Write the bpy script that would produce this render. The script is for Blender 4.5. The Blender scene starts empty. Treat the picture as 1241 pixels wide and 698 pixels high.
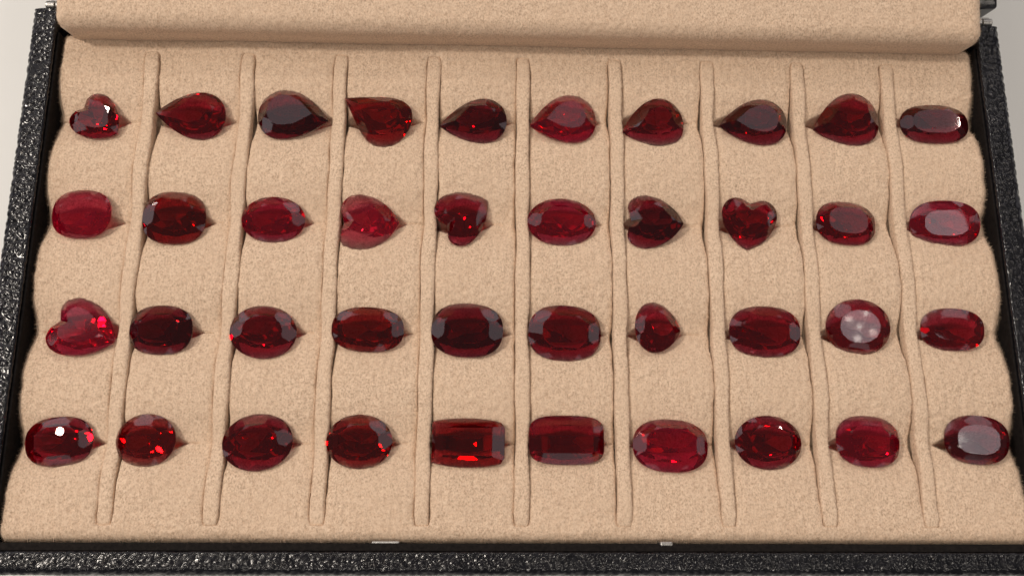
import bpy, bmesh, math, random
import numpy as np
from mathutils import Matrix, Vector, Euler

S = 0.001                      # everything below is written in millimetres
rng = np.random.default_rng(7)
random.seed(7)
scn = bpy.context.scene
col = scn.collection

# ------------------------------------------------------------------ camera
cam_d = bpy.data.cameras.new('camera')
cam = bpy.data.objects.new('camera', cam_d)
col.objects.link(cam)
cam.location = Vector((-5.5734, -34.6739, 122.0398)) * S
cam.rotation_euler = (0.2658, -0.034, 0.0013)
cam_d.sensor_width = 36.0
cam_d.lens = 36.0 * 1250 / 1241
cam_d.clip_start = 0.002
cam_d.clip_end = 50
scn.camera = cam

# ------------------------------------------------------------------ room light
world = bpy.data.worlds.new('World')
scn.world = world
world.use_nodes = True
bg = world.node_tree.nodes['Background']
bg.inputs['Color'].default_value = (0.92, 0.88, 0.86, 1)
bg.inputs['Strength'].default_value = 0.09

def area_lamp(name, loc, target, w, h, radiance, color, shape='RECTANGLE'):
    d = bpy.data.lights.new(name, 'AREA')
    d.shape = shape
    d.size = w * S
    if shape in ('RECTANGLE', 'ELLIPSE'):
        d.size_y = h * S
    area = w * h * S * S * (1 if shape == 'RECTANGLE' else math.pi / 4)
    d.energy = radiance * area * 4.0
    d.color = color
    o = bpy.data.objects.new(name, d)
    col.objects.link(o)
    o.location = Vector(loc) * S
    o.rotation_euler = (Vector(target) - Vector(loc)).to_track_quat('-Z', 'Y').to_euler()
    return o

WARM = (1.0, 0.90, 0.79)
COOL = (1.0, 0.92, 0.97)
# added panels for unseen walls and ceiling, split up to vary gem reflections
area_lamp('ceiling_glow', (-480, 720, 950), (0, 0, 0), 620, 700, 0.50, COOL)
area_lamp('ceiling_glow', (430, 680, 950), (0, 0, 0), 560, 620, 0.46, COOL)
for x, w, r_ in ((-950, 520, 0.80), (-60, 380, 0.62), (850, 560, 0.70)):
    area_lamp('wall_glow', (x, 1500, 430), (0, 0, 100), w, 900, r_, COOL)
for y, w, r_ in ((-260, 430, 0.70), (620, 520, 0.64)):
    area_lamp('wall_glow', (-1500, y, 450), (0, 0, 100), w, 900, r_, COOL)
area_lamp('wall_glow', (1500, 380, 450), (0, 0, 100), 560, 900, 0.46, COOL)
area_lamp('wall_glow', (0, -1700, 150), (0, 0, 0), 2200, 420, 0.36, COOL)  # low front panel added to brighten the lid pad's front face
area_lamp('key_lamp', (-350, 60, 500), (0, 0, 0), 62, 62, 140.0, WARM, 'DISK')
area_lamp('flash_spot', (330, -300, 560), (0, 0, 0), 40, 40, 80.0, WARM, 'DISK')  # these three are added for larger flashes inside the stones
area_lamp('flash_spot', (-90, 520, 560), (0, 0, 0), 40, 40, 110.0, WARM, 'DISK')
area_lamp('flash_spot', (-160, -330, 540), (0, 0, 0), 36, 36, 80.0, WARM, 'DISK')
area_lamp('reflection_disc', (150, -60, 900), (0, 0, 0), 110, 110, 1.5, COOL, 'DISK')  # added pale disc for a few gem tables to mirror
for dx, dy in ((-11, 6), (4, 11), (10, -6), (-4, -12), (-2, -1)):
    area_lamp('reflection_dot', (150 + dx, -60 + dy, 890), (0, 0, 0), 4.5, 4.5, 9.0, WARM, 'DISK')  # added bright dots that make the mirrored disc look spotted
# small overhead lamps, added in number so the stones flash more
for dx, dy in ((-700, -420), (-150, -560), (300, -480), (620, -150), (-820, 420), (520, 560), (20, 900), (-480, 760),
               (-420, -300), (-960, 60), (-620, 120), (-90, -250), (90, -800), (-560, -820), (-1080, 800), (320, 1050),
               (-220, 1250), (-760, 1150), (-1250, 350), (820, 820), (-1200, -350), (480, 180)):
    area_lamp('flash_lamp', (dx, dy, 930), (0, 0, 0), 44, 44, 46.0, WARM, 'DISK')
for dx, dy in ((-330, -20), (-260, 350), (210, 420)):
    area_lamp('glint_lamp', (dx, dy, 930), (0, 0, 0), 7, 7, 1900.0, (1.0, 0.84, 0.66), 'DISK')  # tiny lamps added for crisp white glints on the stones

scn.view_settings.view_transform = 'Standard'
scn.view_settings.look = 'None'
scn.view_settings.exposure = -0.20
scn.view_settings.gamma = 1.0
scn.render.engine = 'CYCLES'
cy = scn.cycles
cy.max_bounces = 20
cy.transmission_bounces = 20
cy.glossy_bounces = 16
cy.diffuse_bounces = 3
cy.caustics_reflective = False
cy.caustics_refractive = True
cy.blur_glossy = 0.4
cy.sample_clamp_indirect = 30.0
cy.use_denoising = True
try:
    cy.denoiser = 'OPENIMAGEDENOISE'
    cy.denoising_input_passes = 'RGB_ALBEDO_NORMAL'
    cy.denoising_prefilter = 'ACCURATE'
except Exception:
    pass

# ------------------------------------------------------------------ helpers
def link(name, me, mat=None, parent=None):
    o = bpy.data.objects.new(name, me)
    col.objects.link(o)
    if mat is not None:
        for m in (mat if isinstance(mat, (list, tuple)) else [mat]):
            me.materials.append(m)
    if parent is not None:
        o.parent = parent
    return o

def thing(o, label, cat, group=None):
    o['label'] = label
    o['category'] = cat
    if group:
        o['group'] = group
    return o

def np_mesh(name, verts, quads=None, tris=None, smooth=True):
    """verts in mm -> mesh in metres"""
    me = bpy.data.meshes.new(name)
    verts = np.asarray(verts, dtype=np.float64) * S
    nq = 0 if quads is None else len(quads)
    nt = 0 if tris is None else len(tris)
    loops = []
    if nq: loops.append(np.asarray(quads).ravel())
    if nt: loops.append(np.asarray(tris).ravel())
    loops = np.concatenate(loops).astype(np.int32)
    tot = np.concatenate([np.full(nq, 4), np.full(nt, 3)]).astype(np.int32)
    start = np.concatenate([[0], np.cumsum(tot)[:-1]]).astype(np.int32)
    me.vertices.add(len(verts)); me.vertices.foreach_set('co', verts.astype(np.float32).ravel())
    me.loops.add(len(loops)); me.loops.foreach_set('vertex_index', loops)
    me.polygons.add(nq + nt)
    me.polygons.foreach_set('loop_start', start)
    try:
        me.polygons.foreach_set('loop_total', tot)
    except Exception:
        pass
    me.polygons.foreach_set('use_smooth', np.full(nq + nt, smooth))
    me.update(calc_edges=True)
    me.validate()
    return me

def grid_quads(ny, nx, off=0, wrap=False):
    i = np.arange(ny - 1)[:, None]
    j = np.arange(nx if wrap else nx - 1)[None, :]
    j2 = (j + 1) % nx
    a = i * nx + j; b = i * nx + j2; c = (i + 1) * nx + j2; d = (i + 1) * nx + j
    return np.stack([a, b, c, d], -1).reshape(-1, 4) + off

def blur(a, r):
    """gaussian blur, r in samples"""
    if r <= 0: return a
    n = int(math.ceil(r * 3)); k = np.exp(-0.5 * (np.arange(-n, n + 1) / r) ** 2); k /= k.sum()
    p = np.pad(a, ((n, n), (n, n)), mode='reflect')
    p = np.apply_along_axis(lambda v: np.convolve(v, k, 'valid'), 0, p)
    return np.apply_along_axis(lambda v: np.convolve(v, k, 'valid'), 1, p)

def noise(ny, nx, r):
    a = blur(rng.standard_normal((ny, nx)), r)
    return a / a.std()

def worley(u, v, cell, seed):
    """distance to nearest jittered grid point; u, v arrays in mm"""
    r = np.random.default_rng(seed)
    jx = r.random((64, 64)); jy = r.random((64, 64))
    gu = np.floor(u / cell).astype(int); gv = np.floor(v / cell).astype(int)
    d1 = np.full(u.shape, 9.0); d2 = np.full(u.shape, 9.0)
    for a in (-1, 0, 1):
        for b in (-1, 0, 1):
            cu = gu + a; cv = gv + b
            px = cu + jx[cu % 64, cv % 64]; py = cv + jy[cu % 64, cv % 64]
            d = np.hypot(u / cell - px, v / cell - py)
            d2 = np.where(d < d1, d1, np.minimum(d2, d)); d1 = np.minimum(d1, d)
    return d1, d2

# ------------------------------------------------------------------ materials
def new_mat(name):
    m = bpy.data.materials.new(name); m.use_nodes = True
    nt = m.node_tree; nt.nodes.clear()
    out = nt.nodes.new('ShaderNodeOutputMaterial')
    return m, nt, out

def coords_mm(nt):
    tc = nt.nodes.new('ShaderNodeTexCoord')
    mp = nt.nodes.new('ShaderNodeVectorMath'); mp.operation = 'SCALE'
    mp.inputs['Scale'].default_value = 1000.0
    nt.links.new(tc.outputs['Object'], mp.inputs[0])
    return mp.outputs[0]

def ramp(nt, fac, stops):
    r = nt.nodes.new('ShaderNodeValToRGB')
    el = r.color_ramp.elements
    while len(el) < len(stops): el.new(0.5)
    for e, (p, c) in zip(el, stops):
        e.position = p; e.color = (*c, 1)
    nt.links.new(fac, r.inputs[0])
    return r.outputs[0]

def tex_noise(nt, vec, scale, detail=2.0, rough=0.5):
    n = nt.nodes.new('ShaderNodeTexNoise')
    n.inputs['Scale'].default_value = scale
    n.inputs['Detail'].default_value = detail
    n.inputs['Roughness'].default_value = rough
    nt.links.new(vec, n.inputs['Vector'])
    return n.outputs['Fac']

def mix(nt, a, b, fac, mode='MIX'):
    n = nt.nodes.new('ShaderNodeMix'); n.data_type = 'RGBA'; n.blend_type = mode
    for s, v in ((6, a), (7, b)):
        if isinstance(v, tuple): n.inputs[s].default_value = (*v, 1)
        else: nt.links.new(v, n.inputs[s])
    if isinstance(fac, float): n.inputs[0].default_value = fac
    else: nt.links.new(fac, n.inputs[0])
    return n.outputs[2]

def make_velvet():
    m, nt, out = new_mat('beige_velvet')
    v = coords_mm(nt)
    st = nt.nodes.new('ShaderNodeVectorMath'); st.operation = 'MULTIPLY'
    st.inputs[1].default_value = (5.2, 3.6, 3.6)            # knit backing runs down the tray
    nt.links.new(v, st.inputs[0])
    fine = tex_noise(nt, st.outputs[0], 1.0, 2.0, 0.6)
    c = ramp(nt, fine, [(0.32, (0.38, 0.28, 0.20)), (0.47, (0.69, 0.52, 0.385)), (0.64, (0.84, 0.67, 0.515))])
    st2 = nt.nodes.new('ShaderNodeVectorMath'); st2.operation = 'MULTIPLY'
    st2.inputs[1].default_value = (4.4, 2.9, 2.9)
    nt.links.new(v, st2.inputs[0])
    fleck = ramp(nt, tex_noise(nt, st2.outputs[0], 1.0, 4.0, 0.85), [(0.36, (0.50, 0.42, 0.36)), (0.50, (1.0, 1.0, 1.0))])
    big = tex_noise(nt, v, 0.16, 2.0)
    c = mix(nt, c, (0.70, 0.53, 0.39), big)
    c = mix(nt, c, fleck, 0.42, 'MULTIPLY')
    b = nt.nodes.new('ShaderNodeBsdfPrincipled')
    nt.links.new(c, b.inputs['Base Color'])
    b.inputs['Roughness'].default_value = 0.95
    b.inputs['Specular IOR Level'].default_value = 0.1
    b.inputs['Sheen Weight'].default_value = 0.25
    b.inputs['Sheen Roughness'].default_value = 0.5
    b.inputs['Sheen Tint'].default_value = (1.0, 0.85, 0.7, 1)
    nt.links.new(b.outputs[0], out.inputs['Surface'])
    return m

def make_leather():
    m, nt, out = new_mat('black_grained_leather')
    v = coords_mm(nt)
    n = tex_noise(nt, v, 0.5, 3.0)
    c = ramp(nt, n, [(0.3, (0.005, 0.005, 0.007)), (0.7, (0.011, 0.011, 0.014))])
    b = nt.nodes.new('ShaderNodeBsdfPrincipled')
    nt.links.new(c, b.inputs['Base Color'])
    rr = ramp(nt, tex_noise(nt, v, 1.4, 2.0), [(0.3, (0.14,) * 3), (0.7, (0.24,) * 3)])
    nt.links.new(rr, b.inputs['Roughness'])
    b.inputs['Specular IOR Level'].default_value = 0.38
    bump = nt.nodes.new('ShaderNodeBump')
    bump.inputs['Strength'].default_value = 0.06
    bump.inputs['Distance'].default_value = 0.000012
    nt.links.new(tex_noise(nt, v, 6.0, 3.0), bump.inputs['Height'])
    nt.links.new(bump.outputs[0], b.inputs['Normal'])
    nt.links.new(b.outputs[0], out.inputs['Surface'])
    return m

def make_plain(name, c1, c2, rough, scale=1.0, metallic=0.0, bump=0.0, spec=0.5):
    m, nt, out = new_mat(name)
    v = coords_mm(nt)
    c = ramp(nt, tex_noise(nt, v, scale, 4.0, 0.6), [(0.3, c1), (0.7, c2)])
    b = nt.nodes.new('ShaderNodeBsdfPrincipled')
    nt.links.new(c, b.inputs['Base Color'])
    b.inputs['Roughness'].default_value = rough
    b.inputs['Metallic'].default_value = metallic
    b.inputs['Specular IOR Level'].default_value = spec
    if bump:
        bn = nt.nodes.new('ShaderNodeBump')
        bn.inputs['Strength'].default_value = 0.6
        bn.inputs['Distance'].default_value = bump * S
        nt.links.new(tex_noise(nt, v, scale * 3, 3.0), bn.inputs['Height'])
        nt.links.new(bn.outputs[0], b.inputs['Normal'])
    nt.links.new(b.outputs[0], out.inputs['Surface'])
    return m

M_VELVET = make_velvet()
M_LEATHER = make_leather()
M_LINING = make_plain('dark_lining', (0.006, 0.005, 0.005), (0.016, 0.013, 0.012), 0.85, 2.0, bump=0.05, spec=0.12)
M_STEEL = make_plain('silver_metal', (0.36, 0.35, 0.34), (0.52, 0.51, 0.49), 0.42, 1.5, metallic=1.0, bump=0.05)
M_TABLE = make_plain('white_tabletop', (0.78, 0.79, 0.78), (0.82, 0.83, 0.82), 0.55, 0.02, bump=0.0)

BODY = {0.875: (0.78, 0.002, 0.045), 0.935: (0.88, 0.006, 0.10), 0.80: (0.55, 0.002, 0.035), 0.865: (0.78, 0.012, 0.016), 0.975: (0.95, 0.010, 0.10)}
def make_ruby(name, tint, density, cloud):
    """clear corundum with red absorption inside; cloud = faint surface-reaching silk"""
    body = BODY[tint[0]]
    m, nt, out = new_mat(name)
    g = nt.nodes.new('ShaderNodeBsdfGlass')
    g.inputs['IOR'].default_value = 1.765
    g.inputs['Color'].default_value = (1, 1, 1, 1)
    g.inputs['Roughness'].default_value = max(0.0, 0.12 * (cloud - 0.2))   # dusty or worn polish
    v = coords_mm(nt)
    # polish is never perfect: very slight waviness of the facets
    bn = nt.nodes.new('ShaderNodeBump')
    bn.inputs['Strength'].default_value = 1.0
    bn.inputs['Distance'].default_value = 0.0008 * S
    nt.links.new(tex_noise(nt, v, 0.75, 1.0), bn.inputs['Height'])
    nt.links.new(bn.outputs[0], g.inputs['Normal'])
    # silk and inclusions scatter a little of the light straight back
    df = nt.nodes.new('ShaderNodeBsdfDiffuse')
    spot = ramp(nt, tex_noise(nt, v, 0.55, 3.0, 0.6), [(0.35, tuple(q * 0.6 for q in body)), (0.7, body)])
    nt.links.new(spot, df.inputs['Color'])
    mx = nt.nodes.new('ShaderNodeMixShader')
    mx.inputs[0].default_value = {0.935: 0.035, 0.975: 0.06}.get(tint[0], 0.02) + 0.04 * cloud
    nt.links.new(g.outputs[0], mx.inputs[1]); nt.links.new(df.outputs[0], mx.inputs[2])
    nt.links.new(mx.outputs[0], out.inputs['Surface'])
    va = nt.nodes.new('ShaderNodeVolumeAbsorption')
    va.inputs['Color'].default_value = (*tint, 1)
    va.inputs['Density'].default_value = density
    nt.links.new(va.outputs[0], out.inputs['Volume'])
    return m

# ------------------------------------------------------------------ tabletop
bm = bmesh.new()
bmesh.ops.create_grid(bm, x_segments=1, y_segments=1, size=900 * S)
me = bpy.data.meshes.new('tabletop'); bm.to_mesh(me); bm.free()
table = link('tabletop', me, M_TABLE)
table.location = (0, 0, -26 * S)
table['kind'] = 'structure'

# ------------------------------------------------------------------ gem table
# shape, x, y, width, depth (mm), turn of the long axis, tilt x / y (deg), tint, density, cloud, label
RUBY = (0.875, 0.0, 0.30); PINK = (0.935, 0.0, 0.38); DARK = (0.800, 0.0, 0.28); ORNG = (0.865, 0.03, 0.10); HOT = (0.975, 0.02, 0.28)
GEMS = [
 ('heart', -54.48, 20.73, 6.10, 6.25, -37, -2, 3, RUBY, 620, .1, 'smallest dark red heart gem in the back left corner of the tray'),
 ('pear', -42.45, 20.94, 8.85, 6.27, 177, 5, 0, RUBY, 520, .1, 'slim pear gem with its tip pointing left, beside the back corner heart'),
 ('pear', -29.45, 21.39, 9.03, 7.00, -9, -3, -2, DARK, 700, .1, 'dark pear gem in the back row whose tip points right'),
 ('sharp', -18.61, 20.31, 8.74, 6.76, 148, 5, -1, ORNG, 560, .4, 'brownish red pear gem lying askew with its sharp tip at the upper left'),
 ('pear', -6.46, 20.85, 8.59, 6.10, 187, 1, -3, DARK, 600, .1, 'narrow dark pear gem right of the askew brownish pear'),
 ('pear', 5.08, 21.39, 8.55, 6.83, 193, -4, 3, PINK, 620, .5, 'pinkish red pear gem just right of the middle rib in the back row'),
 ('pear', 16.74, 21.01, 7.95, 6.60, 196, 3, 1, RUBY, 560, .1, 'plump pear gem with its tip at the lower left, right of the pinkish pear'),
 ('pear', 29.79, 21.29, 8.87, 6.51, 186, -2, 0, DARK, 600, .2, 'blunt dark pear gem, third stone from the right in the back row'),
 ('pear', 41.98, 21.84, 8.51, 7.25, 194, 2, -4, RUBY, 520, .1, 'large plump pear gem beside the cushion gem of the back right corner'),
 ('cushion', 53.67, 21.38, 8.88, 5.50, 0, -3, -1.5, DARK, 560, .4, 'long cushion gem in the back right corner of the tray'),
 ('cushion', -54.70, 7.54, 7.35, 6.15, 0, 3, -3, HOT, 300, .3, 'bright pinkish red oval gem, leftmost in the second row from the back'),
 ('square', -43.34, 7.21, 7.59, 6.91, 0, -3, 5.5, ORNG, 640, .1, 'dark squarish cushion gem beside the bright pinkish red oval gem'),
 ('oval', -31.14, 7.14, 7.84, 5.84, 0, 4, 1, PINK, 520, .1, 'small wide oval gem between the dark squarish cushion and a bright heart'),
 ('plump', -19.16, 6.87, 7.27, 7.38, 0, 3, -2, HOT, 260, .1, 'brightest pink red heart gem, its tip pointing right'),
 ('heart', -7.87, 7.56, 6.71, 7.20, 32, -3, 4, RUBY, 580, .2, 'heart gem turned with its cleft at the lower left and tip at the upper right'),
 ('oval', 4.77, 7.28, 8.62, 6.12, 0, 2, 2, PINK, 440, .1, 'pinkish red oval gem in the middle of the second row from the back'),
 ('plump', 16.59, 7.50, 7.11, 7.13, -3, -2, -3, DARK, 640, .2, 'dark heart gem with tip pointing right, right of the pinkish red oval'),
 ('heart', 28.59, 7.31, 7.05, 6.93, -96, 2, 2, RUBY, 600, .1, 'upright heart gem with its cleft at the top and tip pointing down'),
 ('cushion', 40.83, 7.58, 7.52, 5.85, -6, -3, 0, RUBY, 560, .3, 'cushion gem right of the upright heart, in the second row from the back'),
 ('cushion', 53.58, 7.69, 8.64, 5.98, -3, 10.6, -8.4, PINK, 470, .4, 'large oval gem with a purplish table at the right end of the second row'),
 ('heart', -53.11, -6.64, 8.07, 7.32, -21, -4, 2, PINK, 430, .7, 'largest heart gem, pinkish red, at the left of the third row'),
 ('cushion', -43.69, -7.02, 7.57, 6.00, 0, 2, -2, DARK, 620, .1, 'dark oval gem right of the largest heart'),
 ('oval', -31.47, -7.16, 7.96, 6.52, -3, -1, 3, RUBY, 540, .1, 'oval gem with red sparkles, third stone from the left in the third row'),
 ('cushion', -18.93, -6.72, 8.73, 5.48, -2, 3, 0, ORNG, 600, .0, 'long narrow oval gem with an even deep red table, in the third row'),
 ('cushion', -6.90, -6.71, 8.73, 6.74, -3, -2, -2, DARK, 640, .2, 'large dark cushion gem between the long narrow oval and the middle rib'),
 ('cushion', 4.96, -6.97, 8.88, 6.88, -2, 2, 2, RUBY, 640, .2, 'largest dark purple red cushion gem, just right of the middle rib'),
 ('drop', 16.37, -6.13, 5.59, 6.37, -6, -3, 3, RUBY, 600, .2, 'smallest gem, a rounded drop with its point facing right'),
 ('cushion', 29.59, -6.56, 8.69, 6.34, -2, 2, -3, RUBY, 560, .3, 'wide oval gem right of the smallest drop gem'),
 ('oval', 41.21, -5.88, 7.78, 6.90, -5, 8.2, -6.9, RUBY, 560, .5, 'round oval gem whose table shows a pale spotted reflection'),
 ('cushion', 52.98, -6.07, 7.61, 5.29, -4, 6.3, -8.2, RUBY, 520, .4, 'small cushion gem at the right end of the third row from the back'),
 ('cushion', -54.24, -20.42, 7.67, 5.82, 6, 3.55, 2.5, RUBY, 540, .0, 'cushion gem with a white glint on its table, in the front left corner'),
 ('oval', -44.25, -20.23, 7.01, 6.15, 6, 3, -3, ORNG, 500, .3, 'small roundish orange red oval gem next to the front left corner gem'),
 ('oval', -31.29, -20.38, 8.14, 6.69, 9, -2, 2, RUBY, 600, .1, 'slightly turned oval gem, third from the left in the front row'),
 ('oval', -19.41, -20.23, 7.75, 6.33, 0, 1, 0, ORNG, 540, .0, 'bright orange red oval gem just left of the barrel shaped gem'),
 ('barrel', -6.59, -20.30, 8.68, 5.78, -1, -1, -2, ORNG, 580, .0, 'barrel shaped rectangular gem with square cut ends in the front row'),
 ('rect', 5.04, -19.91, 8.93, 5.78, 0, 2, 1, RUBY, 560, .1, 'rounded rectangular gem with a stepped table, right of the middle rib'),
 ('cushion', 17.38, -20.52, 8.88, 6.29, -3, -4, -2, PINK, 520, .5, 'hazy purplish red cushion gem right of the rounded rectangular gem'),
 ('oval', 29.13, -20.09, 8.05, 6.37, 0, 2, 2, RUBY, 560, .1, 'oval gem right of the hazy purplish cushion in the front row'),
 ('cushion', 41.16, -19.89, 7.60, 6.15, -4, -2, -1, PINK, 470, .2, 'lively red cushion gem with bright sparkles, second from right in front row'),
 ('cushion', 54.44, -19.64, 7.46, 5.87, -5, 4.3, -9.4, DARK, 560, .6, 'cushion gem with a pale reflection on its table in the front right corner'),
]
CAT = {'heart': 'heart_gem', 'plump': 'heart_gem', 'pear': 'pear_gem', 'sharp': 'pear_gem', 'cushion': 'cushion_gem', 'square': 'cushion_gem', 'oval': 'oval_gem',
       'drop': 'drop_gem', 'barrel': 'rectangular_gem', 'rect': 'rectangular_gem'}
ROWS = [(21.25, 0.0133), (7.35, 0.0070), (-6.82, 0.0045), (-20.25, 0.0030)]       # slit lines: y = a + b x
RIBS = [(-47.99, -48.13), (-35.60, -36.08), (-23.68, -23.95), (-11.69, -11.90), (-0.06, -0.25),
        (12.05, 11.70), (24.13, 23.82), (36.04, 35.82), (48.01, 47.92)]
RIB_TOP, RIB_BOT = 29.9, -30.0
RIB_W = 0.87            # half width

def rib_x(i, y):
    t, b = RIBS[i]
    return b + (t - b) * (y - RIB_BOT) / (RIB_TOP - RIB_BOT)

# ------------------------------------------------------------------ display case
case = bpy.data.objects.new('display_case', None)
col.objects.link(case)
case.empty_display_size = 0.02
case.location = (0, 0, -26 * S)
thing(case, 'open black leather gem display case with a beige velvet ribbed tray', 'display case')
CZ = 26.0               # children are written in tray coordinates (rib tops near z = 0)

# ---- velvet pad: a height field of five soft rolls with a slit between them, grooved for nine ribs
X0, X1, Y0, Y1 = -60.1, 60.1, -31.9, 32.6
DX, DY = 0.19, 0.15
gx = np.arange(X0, X1 + DX, DX); gy = np.arange(Y0, Y1 + DY, DY)
NX, NY = len(gx), len(gy)
GX, GY = np.meshgrid(gx, gy)

def row_dip(x, y):
    """0 on the rolls, 1 in the valleys"""
    d = np.zeros_like(x)
    for a, b in ROWS:
        d = np.maximum(d, np.exp(-np.abs((y - a - b * x) / 3.0) ** 1.8))
    return d

n_fine = noise(NY, NX, 1.2); n_mid = noise(NY, NX, 4.0); n_big = noise(NY, NX, 26.0)
wales = np.sin(2 * math.pi * (GX + 0.12 * n_big) / 0.92)
dip = row_dip(GX, GY)
Z = -1.45 * dip - 0.10
groove = np.zeros_like(Z); crease = np.zeros_like(Z)
for i in range(9):
    wob = 0.05 * np.sin(GY * 0.31 + i * 1.7) + 0.04 * np.sin(GY * 0.83 + i)
    u = np.abs(GX - rib_x(i, GY) - wob)
    ends = np.clip((RIB_TOP - 0.1 - GY) / 1.6, 0, 1) ** 0.7 * np.clip((GY - RIB_BOT - 0.05) / 1.6, 0, 1) ** 0.7
    groove = np.maximum(groove, np.clip((RIB_W + 0.05 - u) / 0.25, 0, 1) * ends)
    crease = np.maximum(crease, np.exp(-(np.maximum(u - RIB_W, 0) / 0.50) ** 1.2) * ends)
Z -= 0.26 * crease + 1.6 * groove
# slits, forced open by the stones
for k, g in enumerate(GEMS):
    a, b = ROWS[k // 10]
    xg, hw, hd = g[1], g[3] / 2, g[4] / 2
    rel = np.abs(GX - xg) / (hw + 0.75)
    openh = np.where(rel < 1, 0.46 * hd * (1 - rel ** 1.6) + 0.12, 0.12)
    inside = np.abs(GX - xg) < 5.6
    v = np.abs(GY - a - b * GX) / openh
    depth = np.where(rel < 1, 0.45 + 3.2 * np.clip((1 - rel) * 1.8, 0, 1), 0.45)
    Z -= np.where(inside & (v < 1), depth * (1 - v) ** 0.8, 0)
Z += 0.032 * n_fine + 0.010 * n_mid + 0.09 * n_big + 0.018 * wales
# soft rolled borders
ex = np.minimum(GX - X0, X1 - GX); ey = np.minimum(GY - Y0, Y1 - GY)
def roll(e, r):
    t = np.clip(1 - e / r, 0, 1)
    return r * (1 - np.sqrt(np.clip(1 - t * t, 0, 1)))
Z -= roll(ex, 1.3) * 1.5 + roll(ey, 1.6) * 1.3
inset = 1 - (0.55 * dip) / 60.1
PX = GX * inset + 0.05 * n_mid
verts = np.stack([PX, GY, Z + CZ], -1).reshape(-1, 3)
# skirt down to the tray floor
quads = grid_quads(NY, NX)

def fibre_tris(base, normal, n, lo, hi, width, up):
    """thin single-triangle hairs standing on points (base, normal)"""
    ang = rng.random(n) * 2 * math.pi
    lat = np.stack([np.cos(ang), np.sin(ang), np.zeros(n)], 1)
    lat -= (lat * normal).sum(1)[:, None] * normal
    lat /= np.linalg.norm(lat, axis=1)[:, None] + 1e-9
    el = np.clip(rng.normal(up, 0.25, n), 0.05, 1.4)[:, None]
    d = lat * np.cos(el) + normal * np.sin(el)
    side = np.cross(d, normal); side /= np.linalg.norm(side, axis=1)[:, None] + 1e-9
    L = (lo + (hi - lo) * rng.random(n))[:, None]
    w = width * (0.7 + 0.6 * rng.random(n))[:, None]
    a = base - side * w * 0.5 - normal * 0.05; b = base + side * w * 0.5 - normal * 0.05; c = base + d * L
    return np.stack([a, b, c], 1).reshape(-1, 3)

P3 = np.stack([PX, GY, Z], -1)
du = np.gradient(P3, axis=1); dv = np.gradient(P3, axis=0)
N3 = np.cross(du, dv); N3 /= np.linalg.norm(N3, axis=2)[..., None]
def sample_grid(n, weight=None):
    if weight is None:
        iy = rng.integers(0, NY - 1, n); ix = rng.integers(0, NX - 1, n)
    else:
        w = weight.ravel(); idx = rng.choice(len(w), n, p=w / w.sum()); iy, ix = np.divmod(idx, NX)
        iy = np.minimum(iy, NY - 2); ix = np.minimum(ix, NX - 2)
    fx, fy = rng.random(n)[:, None], rng.random(n)[:, None]
    p = P3[iy, ix] * (1 - fx) * (1 - fy) + P3[iy, ix + 1] * fx * (1 - fy) + P3[iy + 1, ix] * (1 - fx) * fy + P3[iy + 1, ix + 1] * fx * fy
    return p, N3[iy, ix]
b1, n1 = sample_grid(330000)
f1 = fibre_tris(b1, n1, len(b1), 0.16, 0.42, 0.042, 0.45)
edge_w = np.exp(-np.minimum(ex, ey) / 0.7)
b2, n2 = sample_grid(26000, edge_w)
f2 = fibre_tris(b2, n2, len(b2), 0.25, 0.6, 0.038, 0.8)
fv = np.concatenate([f1, f2]); fv[:, 2] += CZ
nv = len(verts)
pad_me = np_mesh('tray_pad', np.concatenate([verts, fv]), quads, np.arange(len(fv)).reshape(-1, 3) + nv)
pad = link('tray_pad', pad_me, M_VELVET, case)
pad['label'] = 'beige velvet cushion with slits holding the gems'

# ---- nine raised ribs
def rib_mesh(i):
    ny = 420
    ys = np.linspace(RIB_BOT, RIB_TOP, ny)
    prof = []
    for t in np.linspace(0, 1, 15):
        a = math.pi * t
        prof.append((-math.cos(a), math.sin(a)))
    prof = np.array(prof)
    sx = np.sign(prof[:, 0]) * np.abs(prof[:, 0]) ** 0.55
    sz = prof[:, 1] ** 0.45
    r = np.random.default_rng(50 + i)
    wob = 0.05 * np.sin(ys * 0.31 + i * 1.7) + 0.04 * np.sin(ys * 0.83 + i)
    xc = np.array([rib_x(i, y) for y in ys]) + wob
    dp = row_dip(xc, ys)
    wid = RIB_W * (1 + 0.05 * np.sin(ys * 0.5 + i * 2.1)) * (1 - 0.10 * dp)
    endr = np.minimum(1, np.sqrt(np.clip(1 - (1 - np.clip(np.minimum(ys - RIB_BOT, RIB_TOP - ys) / 1.5, 0, 1)) ** 2, 0, 1)) + 0.02)
    z0 = -2.3
    top = 0.04 - 0.72 * dp
    V = np.zeros((ny, len(sx) + 2, 3))
    jit = blur(r.standard_normal((ny, len(sx))), 1.0) * 0.09
    h = 0.55
    V[:, 1:-1, 0] = xc[:, None] + (wid * (0.6 + 0.4 * endr))[:, None] * sx[None] + jit * 0.5
    V[:, 1:-1, 2] = (top - h)[:, None] + (h * (0.25 + 0.75 * endr))[:, None] * sz[None] + jit * 0.6
    V[:, 1:-1, 1] = ys[:, None]
    V[:, 0] = V[:, 1]; V[:, -1] = V[:, -2]
    V[:, 0, 2] = z0; V[:, -1, 2] = z0
    return V

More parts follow.
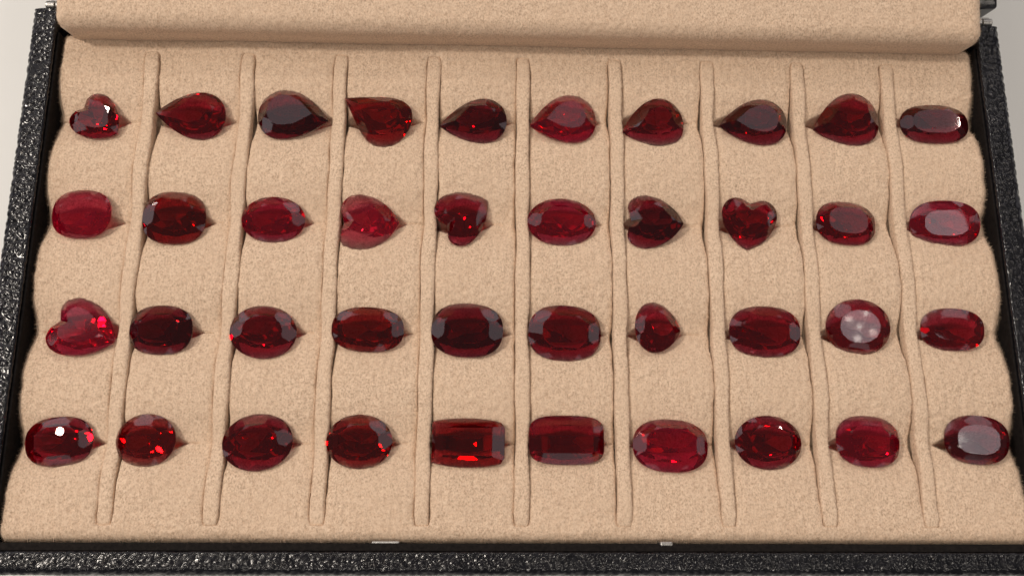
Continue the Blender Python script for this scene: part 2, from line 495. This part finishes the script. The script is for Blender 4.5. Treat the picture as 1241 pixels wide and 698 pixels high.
for i in range(9):
    V = rib_mesh(i)
    ny, k = V.shape[:2]
    q = grid_quads(ny, k)
    dv_, du_ = np.gradient(V, axis=0), np.gradient(V, axis=1)
    Nn = np.cross(du_, dv_); ln = np.linalg.norm(Nn, axis=2)[..., None]; Nn = Nn / (ln + 1e-9)
    n = 4200
    iy = rng.integers(0, ny - 1, n); ix = rng.integers(2, k - 3, n)
    f = rng.random(n)[:, None]; f2_ = rng.random(n)[:, None]
    base = (V[iy, ix] * (1 - f) + V[iy, ix + 1] * f) * (1 - f2_) + (V[iy + 1, ix] * (1 - f) + V[iy + 1, ix + 1] * f) * f2_
    fv = fibre_tris(base, Nn[iy, ix], n, 0.16, 0.42, 0.042, 0.45)
    vv = V.reshape(-1, 3)
    caps = np.array([[0, j + 1, j] for j in range(1, k - 1)] + [[(ny - 1) * k, (ny - 1) * k + j, (ny - 1) * k + j + 1] for j in range(1, k - 1)])
    allv = np.concatenate([vv, fv]); allv[:, 2] += CZ
    me = np_mesh('rib', allv, q, np.concatenate([caps, np.arange(len(fv)).reshape(-1, 3) + len(vv)]))
    link('rib', me, M_VELVET, pad)

# ---- leather walls: a rounded profile swept along each side, with a pebbled grain in the geometry
OX0, OX1, OY0, OY1 = -63.5, 63.4, -35.4, 35.1
WT = 1.0                # wall top
def wall_mesh(p0, p1, inward, width, mitre0, mitre1, seed, ztop=WT, zbot=-26.0, step=0.12):
    """outer bottom line runs p0 -> p1; inward = unit vector to the inside"""
    p0 = np.array(p0, float); p1 = np.array(p1, float); inward = np.array(inward, float)
    L = np.linalg.norm(p1 - p0); d = (p1 - p0) / L
    n = int(L / step) + 1
    s = np.linspace(0, L, n)
    # profile: (offset inward, z, normal inward, normal z, grain amount)
    pr = []
    for z in np.linspace(zbot, ztop - 1.0, 14): pr.append((0, z, -1, 0, 1))
    for t in np.linspace(0.1, 1, 7):
        a = t * math.pi / 2
        pr.append((1.0 - math.cos(a), ztop - 1.0 + math.sin(a), -math.cos(a), math.sin(a), 1))
    for o in np.linspace(1.1, width - 0.35, int((width - 1.45) / 0.12)): pr.append((o, ztop, 0, 1, 1))
    for t in np.linspace(0.15, 1, 5):
        a = t * math.pi / 2
        pr.append((width - 0.35 + 0.35 * math.sin(a), ztop - 0.35 + 0.35 * math.cos(a), math.sin(a), math.cos(a), 0.5))
    pr.append((width, ztop - 1.6, 1, 0, 0)); pr.append((width, zbot, 1, 0, 0))
    pr = np.array(pr)
    o = pr[None, :, 0]
    ss = np.repeat(s[:, None], len(pr), 1)
    lo = mitre0 * o; hi = L - mitre1 * o
    ss = lo + (hi - lo) * (s[:, None] / L)
    arc = np.concatenate([[0], np.cumsum(np.hypot(np.diff(pr[:, 0]), np.diff(pr[:, 1])))])
    A = np.repeat(arc[None], n, 0)
    d1, d2 = worley(ss + 0.25 * np.sin(A * 2.3), A + 0.2 * np.sin(ss * 1.9), 0.82, seed)
    e1, e2 = worley(ss, A, 0.45, seed + 9)
    hgt = 0.13 * np.sqrt(np.clip(1 - (d1 / 0.75) ** 2, 0, 1)) * np.clip((d2 - d1) * 3.0, 0.35, 1) + 0.012 * np.clip(e2 - e1, 0, 1)
    hgt = hgt * pr[None, :, 4] - 0.10 * pr[None, :, 4]
    off = pr[None, :, 0] + hgt * pr[None, :, 2]
    z = pr[None, :, 1] + hgt * pr[None, :, 3]
    xy = p0[None, None] + d[None, None] * ss[..., None] + inward[None, None] * off[..., None]
    V = np.concatenate([xy, np.broadcast_to(z, ss.shape)[..., None]], -1)
    k = len(pr)
    q = grid_quads(n, k)
    vv = V.reshape(-1, 3).copy(); vv[:, 2] += CZ
    caps = []
    for base in (0, (n - 1) * k):
        for j in range(1, k - 1): caps.append([base, base + j, base + j + 1])
    return np_mesh('wall', vv, q, np.array(caps))

def plain_box(name, lo, hi, mat, parent, bevel=0.15, dz=CZ):
    bm = bmesh.new()
    bmesh.ops.create_cube(bm, size=1.0)
    lo = np.array(lo, float); hi = np.array(hi, float)
    for v in bm.verts:
        v.co = Vector(((lo + hi) / 2 + np.array(v.co) * (hi - lo) + np.array([0, 0, dz])) * S)
    if bevel:
        bmesh.ops.bevel(bm, geom=bm.edges[:], offset=bevel * S, segments=3, affect='EDGES', profile=0.5)
    me = bpy.data.meshes.new(name); bm.to_mesh(me); bm.free()
    for p in me.polygons: p.use_smooth = False
    return link(name, me, mat, parent)

SW, FW = 3.3, 2.65     # side and front leather widths
specs = [
    ('wall', (OX0, OY1), (OX0, OY0), (1, 0), SW, 0, FW / SW, 'black leather left side wall'),
    ('wall', (OX0, OY0), (OX1, OY0), (0, 1), FW, SW / FW, SW / FW, 'black leather front wall with glinting grain'),
    ('wall', (OX1, OY0), (OX1, OY1), (-1, 0), SW, FW / SW, 0, 'black leather right side wall'),
    ('wall', (OX1 - SW - 0.02, OY1), (OX0 + SW + 0.02, OY1), (0, -1), 3.0, 0, 0, 'black leather back wall under the lid', -3.2),
]
for k, (nm, a, b, inn, w, m0, m1, lab, *zt) in enumerate(specs):
    o = link(nm, wall_mesh(a, b, inn, w, m0, m1, 20 + k, ztop=zt[0] if zt else WT), M_LEATHER, case)
    o['label'] = lab
# dark cloth lining, set just inside the leather
plain_box('lining', (OX0 + SW + 0.004, OY0 + FW + 0.95, -24), (OX0 + SW + 0.3, OY1 - 3.05, 0.35), M_LINING, case, 0.12)
plain_box('lining', (OX1 - SW - 0.3, OY0 + FW + 0.95, -24), (OX1 - SW - 0.004, OY1 - 3.05, 0.35), M_LINING, case, 0.12)
plain_box('lining', (OX0 + SW + 0.004, OY0 + FW + 0.004, -24), (OX1 - SW - 0.004, OY0 + FW + 0.93, 0.45), M_LINING, case, 0.12)
plain_box('tray_floor', (OX0 + SW + 0.1, OY0 + FW + 0.1, -25.6), (OX1 - SW - 0.1, OY1 - 3.1, -24.1), M_LINING, case, 0.0)
# metal clasp tabs at the front
plain_box('clasp', (-17.5, -32.02, -2.5), (-14.3, -31.55, 0.35), M_STEEL, case, 0.2)
plain_box('clasp', (15.6, -32.1, -2.5), (17.1, -31.55, 0.55), M_STEEL, case, 0.2)

# ---- lid, thrown open: local axes s (up the lid), n (towards the front)
AL = math.radians(12)
HY, HZ = 36.2, 1.2
def lid_pt(x, s, n):
    return (x, HY + s * math.cos(AL) - n * math.sin(AL), HZ + s * math.sin(AL) + n * math.cos(AL))

lid_root = bpy.data.objects.new('lid', None)
col.objects.link(lid_root); lid_root.parent = case
lid_root.location = Vector((0, HY, HZ + CZ)) * S
lid_root.rotation_euler = (0, 0, 0)
def lid_local(V):
    V = np.asarray(V, float)
    return np.stack([V[:, 0], V[:, 1] * math.cos(AL) - V[:, 2] * math.sin(AL), V[:, 1] * math.sin(AL) + V[:, 2] * math.cos(AL)], 1)

# leather lid shell
def lid_box(name, lo, hi, mat, parent, bevel=0.5):
    bm = bmesh.new(); bmesh.ops.create_cube(bm, size=1.0)
    lo = np.array(lo, float); hi = np.array(hi, float)
    for v in bm.verts: v.co = Vector((lo + hi) / 2 + np.array(v.co) * (hi - lo))
    bmesh.ops.bevel(bm, geom=bm.edges[:], offset=bevel, segments=3, affect='EDGES', profile=0.5)
    for v in bm.verts: v.co = Vector(lid_local(np.array([v.co]))[0] * S)
    me = bpy.data.meshes.new(name); bm.to_mesh(me); bm.free()
    return link(name, me, mat, parent)
lid_box('lid_wall', (-63.2, 1.2, -14), (-59.9, 71, 0.2), M_LEATHER, lid_root)
lid_box('lid_wall', (59.9, 1.2, -14), (63.2, 71, 0.2), M_LEATHER, lid_root)
lid_box('lid_wall', (-59.88, 67.8, -14), (59.88, 71, 0.2), M_LEATHER, lid_root)
lid_box('lid_back', (-63.0, 1.4, -16.5), (63.0, 71, -14.02), M_LEATHER, lid_root)

# plump velvet lid pad (super-rounded slab)
def lid_pad_mesh():
    hx, s0, s1, n0, n1, r = 59.0, -5.0, 66.5, -0.8, 5.2, 2.0
    na, nb = 560, 340
    x = np.linspace(-hx, hx, na); s = np.concatenate([np.linspace(s0, s0 + 9, 50), np.linspace(s0 + 9.2, s1, nb - 50)])
    XX, SS = np.meshgrid(x, s)
    e = np.minimum(np.minimum(XX + hx, hx - XX), np.minimum(SS - s0, s1 - SS))
    # rounded corners seen from the front
    cx = np.clip(np.abs(XX) - (hx - 1.7), 0, None); cs = np.clip((s0 + 1.7) - SS, 0, None) + np.clip(SS - (s1 - 1.7), 0, None)
    q = np.hypot(cx, cs)
    sc = np.where(q > 0, np.maximum(cx, cs) / np.maximum(q, 1e-6), 1.0)
    XX = np.sign(XX) * (np.minimum(np.abs(XX), hx - 1.7) + cx * sc)
    SS = np.clip(SS, s0 + 1.7, s1 - 1.7) + (-np.clip((s0 + 1.7) - np.clip(SS, None, s0 + 1.7), 0, None) + np.clip(SS - (s1 - 1.7), 0, None)) * sc
    t = np.clip(1 - e / r, 0, 1)
    NN = n1 - r * 1.1 * (1 - np.sqrt(np.clip(1 - t * t, 0, 1)))
    NN = NN + 0.03 * noise(*XX.shape, 1.0)
    V = np.stack([XX, SS, NN], -1)
    back = V.copy(); back[..., 2] = n0
    return V, back
V, _ = lid_pad_mesh()
ny, nx = V.shape[:2]
Vl = lid_local(V.reshape(-1, 3)).reshape(ny, nx, 3)
Nn = np.cross(np.gradient(Vl, axis=1), np.gradient(Vl, axis=0)); Nn /= np.linalg.norm(Nn, axis=2)[..., None] + 1e-9
n = 70000
iy = (rng.random(n) ** 1.6 * 90).astype(int); ix = rng.integers(0, nx - 1, n)
f = rng.random(n)[:, None]; g2 = rng.random(n)[:, None]
base = (Vl[iy, ix] * (1 - f) + Vl[iy, ix + 1] * f) * (1 - g2) + (Vl[iy + 1, ix] * (1 - f) + Vl[iy + 1, ix + 1] * f) * g2
fv = fibre_tris(base, Nn[iy, ix], n, 0.16, 0.42, 0.042, 0.45)
# closing ring down to the lid back
ring = np.concatenate([np.arange(nx), np.arange(1, ny) * nx + nx - 1, (ny - 1) * nx + np.arange(nx - 2, -1, -1), np.arange(ny - 2, 0, -1) * nx])
low = V.reshape(-1, 3)[ring].copy(); low[:, 2] = -0.8
low2 = low.copy(); low2[:, 2] = -13.9; low2[:, 1] = np.clip(low2[:, 1], 3.0, None)
low = np.concatenate([lid_local(low), lid_local(low2)])
nv = ny * nx; m = len(ring)
rq = np.stack([ring, np.roll(ring, -1), nv + (np.arange(m) + 1) % m, nv + np.arange(m)], 1)[:, ::-1]
rq = np.concatenate([rq, np.stack([nv + np.arange(m), nv + (np.arange(m) + 1) % m, nv + m + (np.arange(m) + 1) % m, nv + m + np.arange(m)], 1)[:, ::-1]])
me = np_mesh('lid_pad', np.concatenate([Vl.reshape(-1, 3), low, fv]), np.concatenate([grid_quads(ny, nx), rq]),
             np.arange(len(fv)).reshape(-1, 3) + nv + 2 * m)
lid_pad = link('lid_pad', me, M_VELVET, lid_root)

# hinges: a leaf on each half and a barrel between them
def hinge(x0, x1):
    bm = bmesh.new()
    def box(lo, hi):
        r = bmesh.ops.create_cube(bm, size=1.0)
        lo = np.array(lo, float); hi = np.array(hi, float)
        for v in r['verts']: v.co = Vector(((lo + hi) / 2 + np.array(v.co) * (hi - lo)) * S)
    L = x1 - x0
    for k in range(3):
        a = x0 + L * (k + 0.05) / 3; b = x0 + L * (k + 0.95) / 3
        r = bmesh.ops.create_cone(bm, cap_ends=True, segments=16, radius1=0.55 * S, radius2=0.55 * S, depth=(b - a) * S)
        for v in r['verts']: v.co = Vector(((a + b) / 2 * S + v.co.z, 35.75 * S + v.co.x, (CZ + 0.55) * S + v.co.y))
    box((x0, 34.95, CZ - 6), (x1, 35.3, CZ + 0.3)); box((x0 + 0.2, 35.6, CZ + 0.2), (x1 - 0.2, 36.6, CZ + 0.5))
    bmesh.ops.bevel(bm, geom=bm.edges[:], offset=0.06 * S, segments=1, affect='EDGES')
    me = bpy.data.meshes.new('hinge'); bm.to_mesh(me); bm.free()
    return link('hinge', me, M_STEEL, case)
hinge(-62.0, -58.2); hinge(58.4, 62.6)

# ------------------------------------------------------------------ gem cutting
def clip_poly(faces, n, d, eps=1e-7):
    """cut a convex solid (list of vertex arrays) with the half space n.p <= d"""
    out, cap = [], []
    touched = False
    for fc in faces:
        s = fc @ n - d
        if (s <= eps).all():
            out.append(fc); continue
        touched = True
        if (s >= -eps).all(): continue
        res = []
        m = len(fc)
        for i in range(m):
            a, b, sa, sb = fc[i], fc[(i + 1) % m], s[i], s[(i + 1) % m]
            if sa <= eps: res.append(a)
            if (sa < -eps and sb > eps) or (sa > eps and sb < -eps):
                p = a + (b - a) * (sa / (sa - sb)); res.append(p); cap.append(p)
            elif abs(sa) <= eps: cap.append(a)
        if len(res) >= 3: out.append(np.array(res))
    if touched and len(cap) >= 3:
        cap = np.array(cap); c = cap.mean(0)
        u = np.cross(n, (0.31, 0.52, 0.79)); u /= np.linalg.norm(u); w = np.cross(n, u)
        ang = np.arctan2((cap - c) @ w, (cap - c) @ u)
        cap = cap[np.argsort(ang)]
        keep = [cap[0]]
        for p in cap[1:]:
            if np.linalg.norm(p - keep[-1]) > 1e-5: keep.append(p)
        if len(keep) > 3 and np.linalg.norm(keep[0] - keep[-1]) < 1e-5: keep.pop()
        if len(keep) >= 3: out.append(np.array(keep))
    return out

def hull2(pts):
    pts = sorted(map(tuple, np.round(pts, 6)))
    def half(ps):
        h = []
        for p in ps:
            while len(h) > 1 and (h[-1][0] - h[-2][0]) * (p[1] - h[-2][1]) - (h[-1][1] - h[-2][1]) * (p[0] - h[-2][0]) <= 1e-9: h.pop()
            h.append(p)
        return h
    lo = half(pts); up = half(pts[::-1])
    return np.array(lo[:-1] + up[:-1])

def outline(kind, a, b):
    t = np.linspace(0, 2 * math.pi, 96, endpoint=False)
    c, s = np.cos(t), np.sin(t)
    if kind in ('oval', 'cushion', 'square'):
        n = {'oval': 2.05, 'cushion': 2.45, 'square': 2.5}[kind]
        p = np.stack([a * np.sign(c) * np.abs(c) ** (2 / n), b * np.sign(s) * np.abs(s) ** (2 / n)], 1)
    elif kind in ('pear', 'sharp'):
        y = s * np.abs(np.sin(t / 2)) ** (0.85 if kind == 'pear' else 1.5); y = y / np.abs(y).max()
        p = np.stack([a * c, b * y], 1)
    elif kind == 'drop':
        y = s * np.abs(np.sin(t / 2)) ** 0.45; y = y / np.abs(y).max()
        p = np.stack([a * c, b * y], 1)
    elif kind == 'barrel':
        xs = np.linspace(-0.90, 0.90, 15)
        p = np.concatenate([np.stack([a * xs, b * (1 - 0.20 * xs ** 2)], 1), np.stack([a * xs, -b * (1 - 0.20 * xs ** 2)], 1),
                            [[a, 0.60 * b], [a, -0.60 * b]]])
    elif kind == 'rect':
        n = 4.8
        p = np.stack([a * np.sign(c) * np.abs(c) ** (2 / n), b * np.sign(s) * np.abs(s) ** (2 / n)], 1)
        p[:, 1] *= 1 - 0.12 * (p[:, 0] / a) ** 2
    return hull2(p)

def prism(poly, z0, z1):
    n = len(poly)
    lo = np.c_[poly, np.full(n, z0)]; hi = np.c_[poly, np.full(n, z1)]
    fs = [hi.copy(), lo[::-1].copy()]
    for i in range(n):
        j = (i + 1) % n
        fs.append(np.array([lo[i], lo[j], hi[j], hi[i]]))
    return fs

def cut_gem(kind, a, b, r):
    """facet one stone; returns the list of faces in local axes, girdle at z = 0"""
    half = kind in ('heart', 'plump')
    cleft = 0.88 if kind == 'plump' else 0.82
    if half:
        cxx, cyy = -0.40 * a, 0.50 * b
        t = np.linspace(0, 2 * math.pi, 60, endpoint=False)
        lobe = np.stack([cxx + 0.60 * a * np.cos(t), cyy + 0.48 * b * np.sin(t)], 1)
        lobe = lobe[lobe[:, 1] >= 0.0]
        u = np.linspace(0, 1, 14)[:, None]
        bow = (1 - u) ** 2 * np.array([[-0.36 * a, 0.98 * b]]) + 2 * u * (1 - u) * np.array([[0.56 * a, 0.86 * b]]) + u ** 2 * np.array([[a, 0.0]])
        poly = hull2(np.concatenate([lobe, bow, [[a, 0.0], [-cleft * a, 0.0]]]))
    else:
        poly = outline(kind, a, b)
    g = 0.10
    hc = r.uniform(0.34, 0.40) * b
    hp = r.uniform(0.94, 1.06) * b
    tr = r.uniform(0.52, 0.60)
    if kind in ('barrel', 'rect'): tr, hc, hp = 0.54, 0.42 * b, 1.0 * b
    if half: hc, hp, tr = 0.32 * b, 0.90 * b, 0.58
    origin = np.array([-0.05 * a, 0.0]) if half else np.array([-0.10 * a if kind in ('pear', 'drop', 'sharp') else 0.0, 0.0])
    if kind in ('pear', 'drop', 'sharp'): origin = np.array([-0.22 * a if kind != 'drop' else -0.1 * a, 0.0])
    fs = prism(poly, -hp, hc)
    def sup(phi):
        nn = np.array([math.cos(phi), math.sin(phi)])
        return max((poly - origin) @ nn)
    def cut(phi, r0, z0, r1, z1):
        """plane through (r0, z0) and (r1, z1) measured along phi from the stone's axis"""
        nonlocal fs
        rr, zz = r0 - r1, z1 - z0
        s = 1.0 if zz > 0 else -1.0
        n3 = np.array([math.cos(phi) * abs(zz), math.sin(phi) * abs(zz), s * rr])
        n3 /= np.linalg.norm(n3)
        p = np.array([origin[0] + math.cos(phi) * r0, origin[1] + math.sin(phi) * r0, z0])
        fs = clip_poly(fs, n3, float(n3 @ p))
    def dirs(n, off):
        res = []
        for k in range(n):
            t = 2 * math.pi * (k + off) / n
            phi = math.atan2(math.sin(t) / b ** 0.8, math.cos(t) / a ** 0.8)
            if half:
                if not (-0.02 < math.sin(phi) or False): continue
                if abs(math.sin(phi)) < 0.12: continue
            res.append(phi + r.normal(0, 0.02))
        return res
    axial = lambda phi: half and False
    if kind in ('barrel', 'rect'):
        for phi in (0, math.pi / 2, math.pi, -math.pi / 2):
            h = sup(phi); inset = (1 - tr) * (b * 0.95 if abs(math.sin(phi)) > 0.5 else b * 1.05)
            cut(phi, h, g, h - inset, hc)
            cut(phi, h, g * 0.9, h - inset * 0.42, g + (hc - g) * 0.62)
            if abs(math.sin(phi)) > 0.5:
                cut(phi, h, -g, h * 0.52, -hp * 0.58); cut(phi, h * 0.66, -hp * 0.42, 0.0, -hp)
            else:
                cut(phi, h, -g, h * 0.55, -hp * 0.66); cut(phi, h * 0.72, -hp * 0.42, h * 0.18, -hp)
        for sx in (1, -1):
            for sy in (1, -1):
                phi = math.atan2(sy * 0.85, sx * 0.75)
                h = sup(phi); cut(phi, h, g, h - b * 0.40, hc)
                cut(phi, h, -g, h - b * 0.85, -hp)
    else:
        for phi in dirs(8, 0.0):                       # crown mains
            h = sup(phi); inset = (1 - tr) * (0.45 * h + 0.55 * min(h, b))
            cut(phi, h, g, h - inset, hc)
        for phi in dirs(16, 0.5):                      # upper girdle facets
            h = sup(phi); inset = (1 - tr) * (0.45 * h + 0.55 * min(h, b))
            k = r.uniform(1.22, 1.34)
            cut(phi, h, g * 0.9, h - inset / k, hc)
        for phi in dirs(8, 0.5):                       # stars
            h = sup(phi); inset = (1 - tr) * (0.45 * h + 0.55 * min(h, b))
            cut(phi, h - inset * 0.40, g + (hc - g) * 0.72, h - inset * 1.0, hc)
        if kind in ('cushion', 'square') and r.random() < 0.25:
            for phi in dirs(12, 0.0):                  # stepped pavilion
                h = sup(phi)
                for (q0, q1, z0, z1) in ((1.0, 0.70, 0.0, 0.50), (0.82, 0.36, 0.28, 0.80), (0.62, 0.0, 0.50, 1.0)):
                    cut(phi, h * q0, -g - z0 * hp, h * q1, -g - z1 * hp)
        else:
            for phi in dirs(8, 0.0):                   # pavilion mains
                h = sup(phi); cut(phi, h, -g, h * r.uniform(0.0, 0.08), -hp)
            for phi in dirs(8, 0.5):                   # native-cut tier near the culet
                h = sup(phi); cut(phi, h * 0.62, -hp * r.uniform(0.38, 0.46), 0.0, -hp * r.uniform(0.86, 0.95))
            for phi in dirs(10, 0.25):                 # irregular repolished facets
                h = sup(phi); cut(phi, h * 0.82, -hp * r.uniform(0.21, 0.27), 0.0, -hp * r.uniform(0.98, 1.10))
            for phi in dirs(16, 0.5):                  # lower girdle facets
                h = sup(phi); cut(phi, h, -g, h * (1 - 0.98 / r.uniform(1.08, 1.22)), -hp)
        if half:
            # facets that run down into the cleft and along the straight side
            for phi in (math.radians(200), math.radians(232)):
                pass
            for phi in (math.radians(215),):
                h = sup(phi); cut(phi, h, g, h * 0.55, hc); cut(phi, h, -g, h * 0.10, -hp)
    if half:
        mir = []
        body = []
        for fc in fs:
            if (np.abs(fc[:, 1]) < 1e-5).all(): continue
            body.append(fc); m = fc.copy(); m[:, 1] *= -1; mir.append(m[::-1])
        fs = body + mir
    return fs

def gem_mesh(kind, w, d, turn, r):
    th = math.radians(turn)
    a, b = max(w, d) / 2, min(w, d) / 2
    if kind in ('heart', 'plump'): a, b = (w + d) / 4, (w + d) / 4
    fs = cut_gem(kind, a, b, r)
    bm = bmesh.new()
    allp = np.concatenate(fs)
    R = np.array([[math.cos(th), -math.sin(th)], [math.sin(th), math.cos(th)]])
    xy = allp[:, :2] @ R.T
    lo, hi = xy.min(0), xy.max(0)
    sc = np.array([w, d]) / (hi - lo); ctr = (lo + hi) / 2
    for fc in fs:
        p = (fc[:, :2] @ R.T - ctr) * sc
        vs = [bm.verts.new((x * S, y * S, z * S)) for (x, y), z in zip(p, fc[:, 2])]
        try: bm.faces.new(vs)
        except ValueError: pass
    bmesh.ops.remove_doubles(bm, verts=bm.verts[:], dist=0.004 * S)
    bmesh.ops.dissolve_degenerate(bm, edges=bm.edges[:], dist=0.003 * S)
    bmesh.ops.recalc_face_normals(bm, faces=bm.faces[:])
    open_e = sum(1 for e in bm.edges if not e.is_manifold)
    me = bpy.data.meshes.new('gem'); bm.to_mesh(me); bm.free()
    if open_e: print('OPEN EDGES', kind, open_e)
    return me

for k, (kind, x, y, w, d, turn, tx, ty, tint, dens, cloud, label) in enumerate(GEMS):
    r = np.random.default_rng(300 + k)
    name = CAT[kind]
    me = gem_mesh(kind, w, d, turn, r)
    me.name = name
    o = link(name, me, make_ruby('ruby', tint, dens * 2.0, cloud))
    o.location = Vector((x, y, -0.15 if kind == 'sharp' else -0.42)) * S
    o.rotation_euler = (math.radians(tx), math.radians(ty), 0)
    thing(o, label, 'gemstone', 'red gemstones set in the tray')
